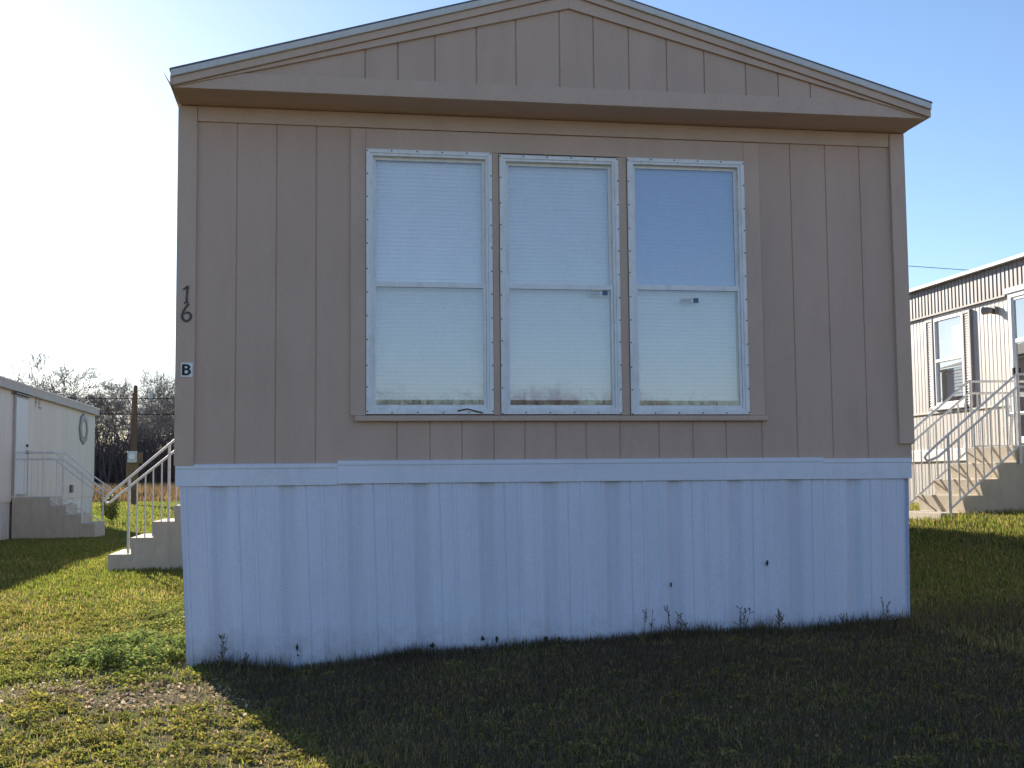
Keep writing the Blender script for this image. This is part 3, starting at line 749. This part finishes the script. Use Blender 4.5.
for (x, y, s_, r_, k, lab) in spots:
    o = protos[k] if k not in used else copy_tree(protos[k]); used.add(k)
    o.location = (x, y, float(gz(x, y)) - .05); o.rotation_euler.z = r_; o.scale = (s_ * 1.0, s_ * 1.0, s_ * .76)
    tag(o, lab, 'tree', TG)
# tree behind the camera, seen mirrored in the window panes
o = copy_tree(protos[1]); o.location = (15.6, -60, 0); o.scale = (.52, .52, .52); o.rotation_euler.z = 2
tag(o, 'bare tree seen only as a reflection low in the middle window', 'tree', 'bare trees mirrored in the windows')
o = copy_tree(protos[2]); o.location = (20.6, -63, 0); o.scale = (.46, .46, .46); o.rotation_euler.z = 1
tag(o, 'bare tree seen only as a reflection low in the right window', 'tree', 'bare trees mirrored in the windows')
# undergrowth thicket: uncountable stems
th = MB(); r = random.Random(5)
for k in range(8500):
    x = r.uniform(-34, 6); y = 84 + r.random() ** 1.3 * 22
    h = r.uniform(1.5, 5.8) * (.75 + .5 * float(vnoise(x, y, .35, 2)))
    z0 = 0.0
    a = Vector((x, y, z0)); ddx = r.gauss(0, .22) * h; ddy = r.gauss(0, .2) * h
    m_ = (x + ddx * .4, y + ddy * .4, z0 + h * .55); e_ = (x + ddx, y + ddy, z0 + h)
    w_ = r.uniform(.02, .05)
    th.tube([a, m_, e_], [w_, w_ * .7, .008], 3, False)
    for q in range(3):
        u = r.uniform(.3, .95); b0 = Vector((x + ddx * u, y + ddy * u, z0 + h * u)); 
        e2 = b0 + Vector((r.gauss(0, .5), r.gauss(0, .4), r.uniform(.2, .9)))
        th.tube([b0, e2], [w_ * .5, .010], 3, False)
o = th.build('thicket', M['thicket']); tag(o, kind='stuff')
o = o.copy(); col.objects.link(o); o.location = (36, -158, .2); o.scale = (1, 1, .85)
o = o.copy(); col.objects.link(o); o.location = (33.4, -161, .2); o.scale = (1.05, 1, .9)

# ------------------------------------------------------------------ grass and litter
def blades_obj(name, x, y, h, w, colr, lean=.45, flat=0.0, mat=None, yaw=None):
    n = len(x); z = gz(x, y) - .012
    an = NP.uniform(0, 2 * np.pi, n) if yaw is None else yaw
    ln_ = np.abs(NP.normal(0, lean, n)) + flat
    la = NP.uniform(0, 2 * np.pi, n)
    dx = np.cos(la) * np.sin(np.minimum(ln_, 1.5)); dy = np.sin(la) * np.sin(np.minimum(ln_, 1.5)); dz = np.cos(np.minimum(ln_, 1.45))
    ax, ay = np.cos(an) * w / 2, np.sin(an) * w / 2
    V = np.zeros((n, 5, 3))
    V[:, 0] = np.stack([x - ax, y - ay, z], 1); V[:, 1] = np.stack([x + ax, y + ay, z], 1)
    mx, my, mz = x + dx * h * .42, y + dy * h * .42, z + h * .55 * (.4 + .6 * dz)
    V[:, 2] = np.stack([mx + ax * .8, my + ay * .8, mz], 1); V[:, 3] = np.stack([mx - ax * .8, my - ay * .8, mz], 1)
    V[:, 4] = np.stack([x + dx * h, y + dy * h, z + h * dz], 1)
    base = np.arange(n)[:, None] * 5
    loops = (base + np.array([0, 1, 2, 3, 3, 2, 4])[None]).ravel()
    ls = (np.arange(n)[:, None] * 7 + np.array([0, 4])[None]).ravel()
    return mesh_np(name, V.reshape(-1, 3), loops, ls, np.repeat(colr, 5, 0), mat or M['leafy'])
def mesh_np(name, V, loops, ls, C, mat):
    me = bpy.data.meshes.new(name)
    me.vertices.add(len(V)); me.vertices.foreach_set('co', V.astype(np.float32).ravel())
    me.loops.add(len(loops)); me.loops.foreach_set('vertex_index', loops.astype(np.int32))
    me.polygons.add(len(ls)); me.polygons.foreach_set('loop_start', ls.astype(np.int32))
    me.update(calc_edges=True)
    at = me.color_attributes.new('col', 'FLOAT_COLOR', 'POINT')
    at.data.foreach_set('color', np.concatenate([C, np.ones((len(C), 1))], 1).astype(np.float32).ravel())
    me.materials.append(mat); o = bpy.data.objects.new(name, me); col.objects.link(o); tag(o, kind='stuff'); return o
def leaves_obj(name, x, y, hz, size, colr, tilt=.6, mat=None):
    n = len(x); z = gz(x, y) - .010 + hz
    nrm = np.stack([NP.normal(0, tilt, n), NP.normal(0, tilt, n), np.ones(n)], 1); nrm /= np.linalg.norm(nrm, axis=1)[:, None]
    a = NP.uniform(0, 2 * np.pi, n); t1 = np.stack([np.cos(a), np.sin(a), np.zeros(n)], 1)
    t1 -= nrm * (t1 * nrm).sum(1)[:, None]; t1 /= np.linalg.norm(t1, axis=1)[:, None]; t2 = np.cross(nrm, t1)
    c = np.stack([x, y, z], 1); s = size[:, None]
    V = np.stack([c - t1 * s * .55, c - t1 * s * .1 + t2 * s * .42 + nrm * s * .1, c + t1 * s * .3 + t2 * s * .36 + nrm * s * .08, c + t1 * s * .6 - nrm * s * .06, c + t1 * s * .3 - t2 * s * .36 + nrm * s * .08, c - t1 * s * .1 - t2 * s * .42 + nrm * s * .1], 1)
    loops = (np.arange(n)[:, None] * 6 + np.array([0, 3, 2, 1, 0, 5, 4, 3])[None]).ravel()
    ls = (np.arange(n)[:, None] * 8 + np.array([0, 4])[None]).ravel()
    return mesh_np(name, V.reshape(-1, 3), loops, ls, np.repeat(colr, 6, 0), mat or M['leafy'])
CAM = np.array([.837, -7.559])
def inview(x, y, m=.035):
    dx, dy = x - CAM[0], y - CAM[1]; dep = dx * .1617 + dy * .9868; lat = dx * .9868 - dy * .1617
    return (np.abs(lat) < dep * (.4264 + m) + .35) & (dep > 3.1)
def free(x, y):
    ok = ~((x > .05) & (x < 4.77) & (y > .0) & (y < 18.3)) & ~((x < -5.45) & (y > 8.4) & (y < 28.9)) & ~((x > 9.98) & (y < 16))
    ok &= ~((x > -1.78) & (x < 0) & (y > 8.28) & (y < 9.56)) & ~((x > -5.5) & (x < -3.76) & (y > 19.22) & (y < 20.52)) & ~((x > 8.0) & (x < 10) & (y > 5.48) & (y < 6.97))
    return ok
def scatter(n, x0, x1, y0, y1):
    x = NP.uniform(x0, x1, n); y = NP.uniform(y0, y1, n); k = free(x, y) & inview(x, y); return x[k], y[k]
def debris(x, y):   # bare strip of chips and dead leaves near the skirting corner
    d1 = np.exp(-(((x + .05) / .75) ** 2 + ((y + .95 + .25 * x) / .42) ** 2))
    d2 = .8 * np.exp(-(((x + 1.5) / .9) ** 2 + ((y + .55 - .12 * x) / .34) ** 2))
    return np.clip((d1 + .7 * d2) * 1.5 * np.clip(fbm(x, y, 2.6, 21, 4) * 2.2 - .55, 0, 1), 0, 1)
def clump(x, y):    # leafy weeds banked against the corner
    return np.clip(1.25 * np.exp(-(((x + .33) / .48) ** 2 + ((y - .45) / .75) ** 2)) + .7 * np.exp(-(((x + .3) / .42) ** 2 + ((y - 2.6) / 2.2) ** 2)), 0, 1)
def dryness(x, y):
    d = np.clip((fbm(x, y, .42, 8, 4) - .40) * 2.6, 0, 1)
    d = np.maximum(d, .85 * np.exp(-(((x + 2.3) / .8) ** 2 + ((y - 2.6) / 2.6) ** 2)) * (.5 + fbm(x, y, 1.2, 4, 3)))
    d = np.where((x > .2) & (y < 0), np.maximum(d, .70 + .3 * fbm(x, y, .8, 12, 3)), d); d = np.where((x < .6) & (y < -.2), d * .55, d)
    d = np.where((y > 9) & (y < 45) & (x < 3), d * .35, d)
    d = np.where((x > 4.8) & (y > -1), d * .5 + .32, d)
    return np.clip(d * (1 - .9 * clump(x, y)), 0, 1)
def gcol(x, y, bright=1.0):
    n = len(x); d = dryness(x, y)[:, None]; t = NP.random((n, 1)); u = fbm(x, y, 1.9, 31, 3)[:, None]
    fresh = np.array([[.088, .118, .028]]) * (1 - u) + np.array([[.155, .162, .043]]) * u
    dark = np.array([[.050, .062, .022]])
    gcl = np.where(t < .28, dark, fresh)
    dry = np.array([[.21, .165, .075]]) * (.65 + .6 * NP.random((n, 1)))
    pick = NP.random((n, 1)) < d * .75 + .06
    c = np.where(pick, dry, gcl) * (.75 + .5 * NP.random((n, 1)))
    return c * bright * 1.8
# near lawn: short leaning blades between low clumps of clover and weeds
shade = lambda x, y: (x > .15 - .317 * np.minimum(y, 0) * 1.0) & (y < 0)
def scat_near(n): return scatter(n, -4.8, 6.4, -4.9, 8.0)
x, y = scat_near(560000)
deb = debris(x, y); keep = NP.random(len(x)) > deb * .95
keep &= NP.random(len(x)) < np.clip(-.25 + 2.0 * fbm(x, y, 3.6, 5, 3), .05, 1)
x, y = x[keep], y[keep]
h = (.010 + .026 * NP.random(len(x))) * (.5 + 1.0 * fbm(x, y, 2.6, 9, 3)); tall = NP.random(len(x)) < .02; h[tall] *= 2.2
wall_d = np.clip(1 - np.abs(y + .10) / .22, 0, 1) * ((x > .1) & (x < 5.6)); h *= 1 + 1.4 * wall_d * NP.random(len(x))
blades_obj('grass', x, y, h, .0034 + .0034 * NP.random(len(x)), gcol(x, y), .95)
# clumps
cx, cy = scat_near(19000)
wgt = np.clip((fbm(cx, cy, 1.3, 15, 4) - .33) * 3.6, .06, 1) * (1 - .93 * debris(cx, cy)); wgt = np.maximum(wgt, clump(cx, cy)); wgt = np.where(shade(cx, cy), wgt * .30, wgt)
k = NP.random(len(cx)) < wgt; cx, cy = cx[k], cy[k]
cr = .025 + .075 * NP.random(len(cx)) ** 2; nl = (28 + 5200 * cr ** 2 * 1.6).astype(int); idx = np.repeat(np.arange(len(cx)), nl)
rr = np.sqrt(NP.random(len(idx))); aa = NP.uniform(0, 2 * np.pi, len(idx))
x = cx[idx] + rr * np.cos(aa) * cr[idx]; y = cy[idx] + rr * np.sin(aa) * cr[idx]
ok = free(x, y); x, y, rr, idx = x[ok], y[ok], rr[ok], idx[ok]
cl = clump(x, y)
dome = (1 - rr ** 2) * cr[idx] * .42 + .004
hz = dome * (.35 + .65 * NP.random(len(x))) + .13 * cl ** 1.6 * fbm(x, y, 5, 3, 2) * NP.random(len(x))
tone = NP.random(len(cx))[idx][:, None]
fresh = np.array([[.135, .155, .042]]) * (1 - tone) + np.array([[.29, .262, .080]]) * tone
cc = fresh * (.75 + .8 * NP.random((len(x), 1)))
cc = cc * (1 - cl[:, None] * .6) + cl[:, None] * .6 * np.array([[.150, .225, .085]]) * (.7 + .8 * NP.random((len(x), 1)))
dr = NP.random((len(x), 1)) < (.06 + .5 * dryness(x, y)[:, None] * .5); cc = np.where(dr, np.array([[.32, .24, .12]]) * (.5 + .8 * NP.random((len(x), 1))), cc)
leaves_obj('ground_cover', x, y, hz, .0075 + .0095 * NP.random(len(x)) + .012 * cl * NP.random(len(x)), cc, .85)
# chips and dead leaves
x, y = scatter(150000, -4.2, 3.0, -4.6, 1.5)
k = NP.random(len(x)) < debris(x, y) * .6 * ~shade(x, y) + .016 * ~shade(x, y) + .002; x, y = x[k], y[k]
cc = np.where(NP.random((len(x), 1)) < .4, np.array([[.60, .51, .39]]), np.array([[.42, .32, .19]])) * (.45 + .95 * NP.random((len(x), 1)))
leaves_obj('dead_leaves', x, y, .004 + .022 * NP.random(len(x)) * fbm(x, y, 7, 2, 2), .007 + .017 * NP.random(len(x)) ** 2.5, cc, 1.0, M['litter'])
# matted dead grass in the shade of the front yard
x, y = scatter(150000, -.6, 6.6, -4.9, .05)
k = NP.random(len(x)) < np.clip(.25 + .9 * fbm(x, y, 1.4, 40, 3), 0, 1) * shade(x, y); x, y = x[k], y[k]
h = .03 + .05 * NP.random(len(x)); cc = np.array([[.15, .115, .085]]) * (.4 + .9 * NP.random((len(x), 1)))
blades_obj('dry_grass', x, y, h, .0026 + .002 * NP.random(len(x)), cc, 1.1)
# middle distance lawn on both sides
x, y = scatter(520000, -5.6, 10.2, 1.0, 24)
k = (NP.random(len(x)) < np.clip((y - 1) / 6, 0, 1)) & (NP.random(len(x)) > debris(x, y)); x, y = x[k], y[k]
h = (.5 + .5 * np.clip((y - 2) / 6, 0, 1)) * .035 + .04 * NP.random(len(x)); blades_obj('grass', x, y, h, .008 + .006 * NP.random(len(x)), gcol(x, y, 1.0), .95)
x, y = scatter(150000, 4.6, 10.0, -3.0, 9)
h = (.03 + .035 * NP.random(len(x))); edge = np.clip(1 - np.abs(y - 5.3) / .5, 0, 1) * (x > 7.9); h *= 1 + 1.3 * edge * NP.random(len(x))
blades_obj('grass', x, y, h, .006 + .005 * NP.random(len(x)), gcol(x, y, 1.0), .55)
# untrimmed dry tufts along the foot of the skirting
tx = NP.uniform(.15, 4.9, 70); tw = .03 + .10 * NP.random(70); th_ = .03 + .10 * NP.random(70) ** 2
ii = NP.integers(0, 70, 9000); x = tx[ii] + NP.normal(0, 1, 9000) * tw[ii]; y = -.03 - np.abs(NP.normal(0, .07, 9000)); k = free(x, y) & (x > .12) & (x < 5.2); x, y, ii = x[k], y[k], ii[k]
h = .02 + th_[ii] * (.3 + .7 * NP.random(len(x))); cc = np.where(NP.random((len(x), 1)) < .3, np.array([[.09, .11, .03]]), np.array([[.20, .145, .09]])) * (.45 + .8 * NP.random((len(x), 1)))
blades_obj('dry_grass', x, y, h, .0025 + .002 * NP.random(len(x)), cc, .55)
# taller dry grass by the right corner
x, y = scatter(26000, 4.1, 8.5, -1.3, 1.0)
k = NP.random(len(x)) < np.exp(-(((x - 5.4) / 1.1) ** 2 + ((y + .15) / .42) ** 2)) * .9; x, y = x[k], y[k]
h = .05 + .10 * NP.random(len(x)); cc = np.array([[.17, .125, .075]]) * (.5 + .9 * NP.random((len(x), 1)))
blades_obj('dry_grass', x, y, h, .003 + .002 * NP.random(len(x)), cc, .7)
# far lawn and tall dead grass in front of the thicket
x, y = scatter(130000, -22, 3, 24, 62); h = .07 + .08 * NP.random(len(x)); blades_obj('grass', x, y, h, .02 + .02 * NP.random(len(x)), gcol(x, y, 1.0), .7)
x, y = scatter(60000, -30, 3, 58, 86); h = (.25 + .75 * NP.random(len(x))) * np.clip((y - 55) / 8, .2, 1.15)
cc = np.array([[.23, .165, .095]]) * (.5 + .8 * NP.random((len(x), 1))); blades_obj('dry_grass', x, y, h, .03 + .03 * NP.random(len(x)), cc, .25)

# dead weed stalks standing against the skirting
def weed(x, y, h, lab, seed, n=3):
    r = random.Random(seed); z = float(gz(x, y)) - .02
    s = MB()
    for k in range(n):
        a = Vector((r.uniform(-.02, .02), r.uniform(-.012, .012), 0)); lean = Vector((r.gauss(0, .13), r.gauss(-.04, .06), 1)); hh = h * r.uniform(.55, 1)
        pts = [a, a + lean * hh * .5 + Vector((r.gauss(0, .008), 0, 0)), a + lean * hh]
        s.tube(pts, [.0024, .0018, .0010], 4)
        for q in range(7):
            u = r.uniform(.35, 1); b0 = a + lean * hh * u
            e = b0 + Vector((r.gauss(0, .014), r.gauss(0, .012), r.uniform(.008, .035))); s.tube([b0, e], [.0014, .0028], 4)
    o = s.build('dead_weed', M['deadstem']); o.location = (x, y, z); return tag(o, lab, 'weed', 'dead weeds along the skirting')
for i, (x, h, n, lab) in enumerate((
    (.29, .20, 3, 'dead weed stalk at the left end of the white skirting'),
    (.44, .10, 3, 'short dead weed close to the left end of the skirting'),
    (2.93, .15, 2, 'thin dead weed stalk below the joint of middle and right windows'),
    (3.09, .20, 3, 'taller forked dead weed below the left edge of the right window'),
    (3.16, .12, 3, 'short bushy dead weed beside the taller forked one'),
    (3.55, .14, 4, 'bushy dead weed below the right window'),
    (3.80, .16, 4, 'bushy dead weed just right of the windows'),
    (4.25, .10, 3, 'low dead weed near the right end of the skirting'),
    (4.55, .17, 3, 'dead weed stalk at the right corner of the skirting'))):
    weed(x, -.07, h * 1.25, lab, i, n)
# green shrub at the end of the cream trailer
sh = empty('shrub', (-5.15, 29.9, -.06), 'small leafy green shrub at the far corner of the cream trailer', 'shrub')
r = random.Random(3); s = MB(); lf = MB()
for k in range(24):
    a = r.uniform(0, 6.28); e = Vector((math.cos(a) * r.uniform(.05, .32), math.sin(a) * r.uniform(.05, .3), r.uniform(.25, .72)))
    s.tube([(0, 0, 0), tuple(e * .5 + Vector((0, 0, .05))), tuple(e)], [.012, .008, .004], 4)
    for q in range(40):
        c = e * r.uniform(.4, 1.08) + Vector((r.gauss(0, .06), r.gauss(0, .06), r.gauss(0, .06))); u = Vector((r.gauss(0, 1), r.gauss(0, 1), r.gauss(0, 1))).normalized() * .04; v = u.orthogonal().normalized() * .022
        lf.quad(tuple(c - u), tuple(c + v), tuple(c + u), tuple(c - v))
s.build('stem', M['deadstem'], sh); lf.build('foliage', painted('shrub_leaf', (.13, .15, .03), .7, .35, None, 0, (1, 1, 1), 9, 0), sh)

# ------------------------------------------------------------------ light, sky, camera
EL, AZ = 17.6, 17.6
world = bpy.data.worlds.new('World'); sc.world = world; world.use_nodes = True
nt = world.node_tree; bg = nt.nodes['Background']
sky = nt.nodes.new('ShaderNodeTexSky'); sky.sky_type = 'NISHITA'; sky.sun_disc = False
sky.sun_elevation = R_(EL); sky.sun_rotation = R_(-AZ); sky.air_density = 1.0; sky.dust_density = .2; sky.ozone_density = 3.0; sky.altitude = 50
nt.links.new(mix(nt, 1.0, sky.outputs[0], (1.0, .965, 1.01), 'MULTIPLY'), bg.inputs[0]); bg.inputs[1].default_value = .10
sl = bpy.data.lights.new('sun', 'SUN'); sl.energy = 5.0; sl.angle = R_(.5); sl.color = (1, .90, .76)
so = bpy.data.objects.new('sun', sl); col.objects.link(so)
dirv = Vector((math.sin(R_(AZ)) * math.cos(R_(EL)), -math.cos(R_(AZ)) * math.cos(R_(EL)), -math.sin(R_(EL))))
so.rotation_euler = dirv.to_track_quat('-Z', 'Y').to_euler(); so.location = (-10, 30, 20)

cd = bpy.data.cameras.new('camera'); cam = bpy.data.objects.new('camera', cd); col.objects.link(cam)
Rv = Vector((.9869125, -.1609886, -.0092917)); Uv = Vector((-.0034654, -.0787807, .9968859)); Fv = Vector((.1612193, .9838070, .0783076))
mw = Matrix.Identity(4)
for i in range(3): mw[i][0] = Rv[i]; mw[i][1] = Uv[i]; mw[i][2] = -Fv[i]
mw[0][3], mw[1][3], mw[2][3] = .837, -7.5589, 1.1056
cam.matrix_world = mw
cd.sensor_width = 36; cd.lens = 42.215; cd.clip_end = 5000; cd.clip_start = .05
sc.camera = cam
sc.view_settings.view_transform = 'Standard'; sc.view_settings.look = 'None'; sc.view_settings.gamma = 1; sc.view_settings.exposure = 0.97
sc.view_settings.use_curve_mapping = False
sc.cycles.max_bounces = 6; sc.cycles.transparent_max_bounces = 12
sc.cycles.use_denoising = True
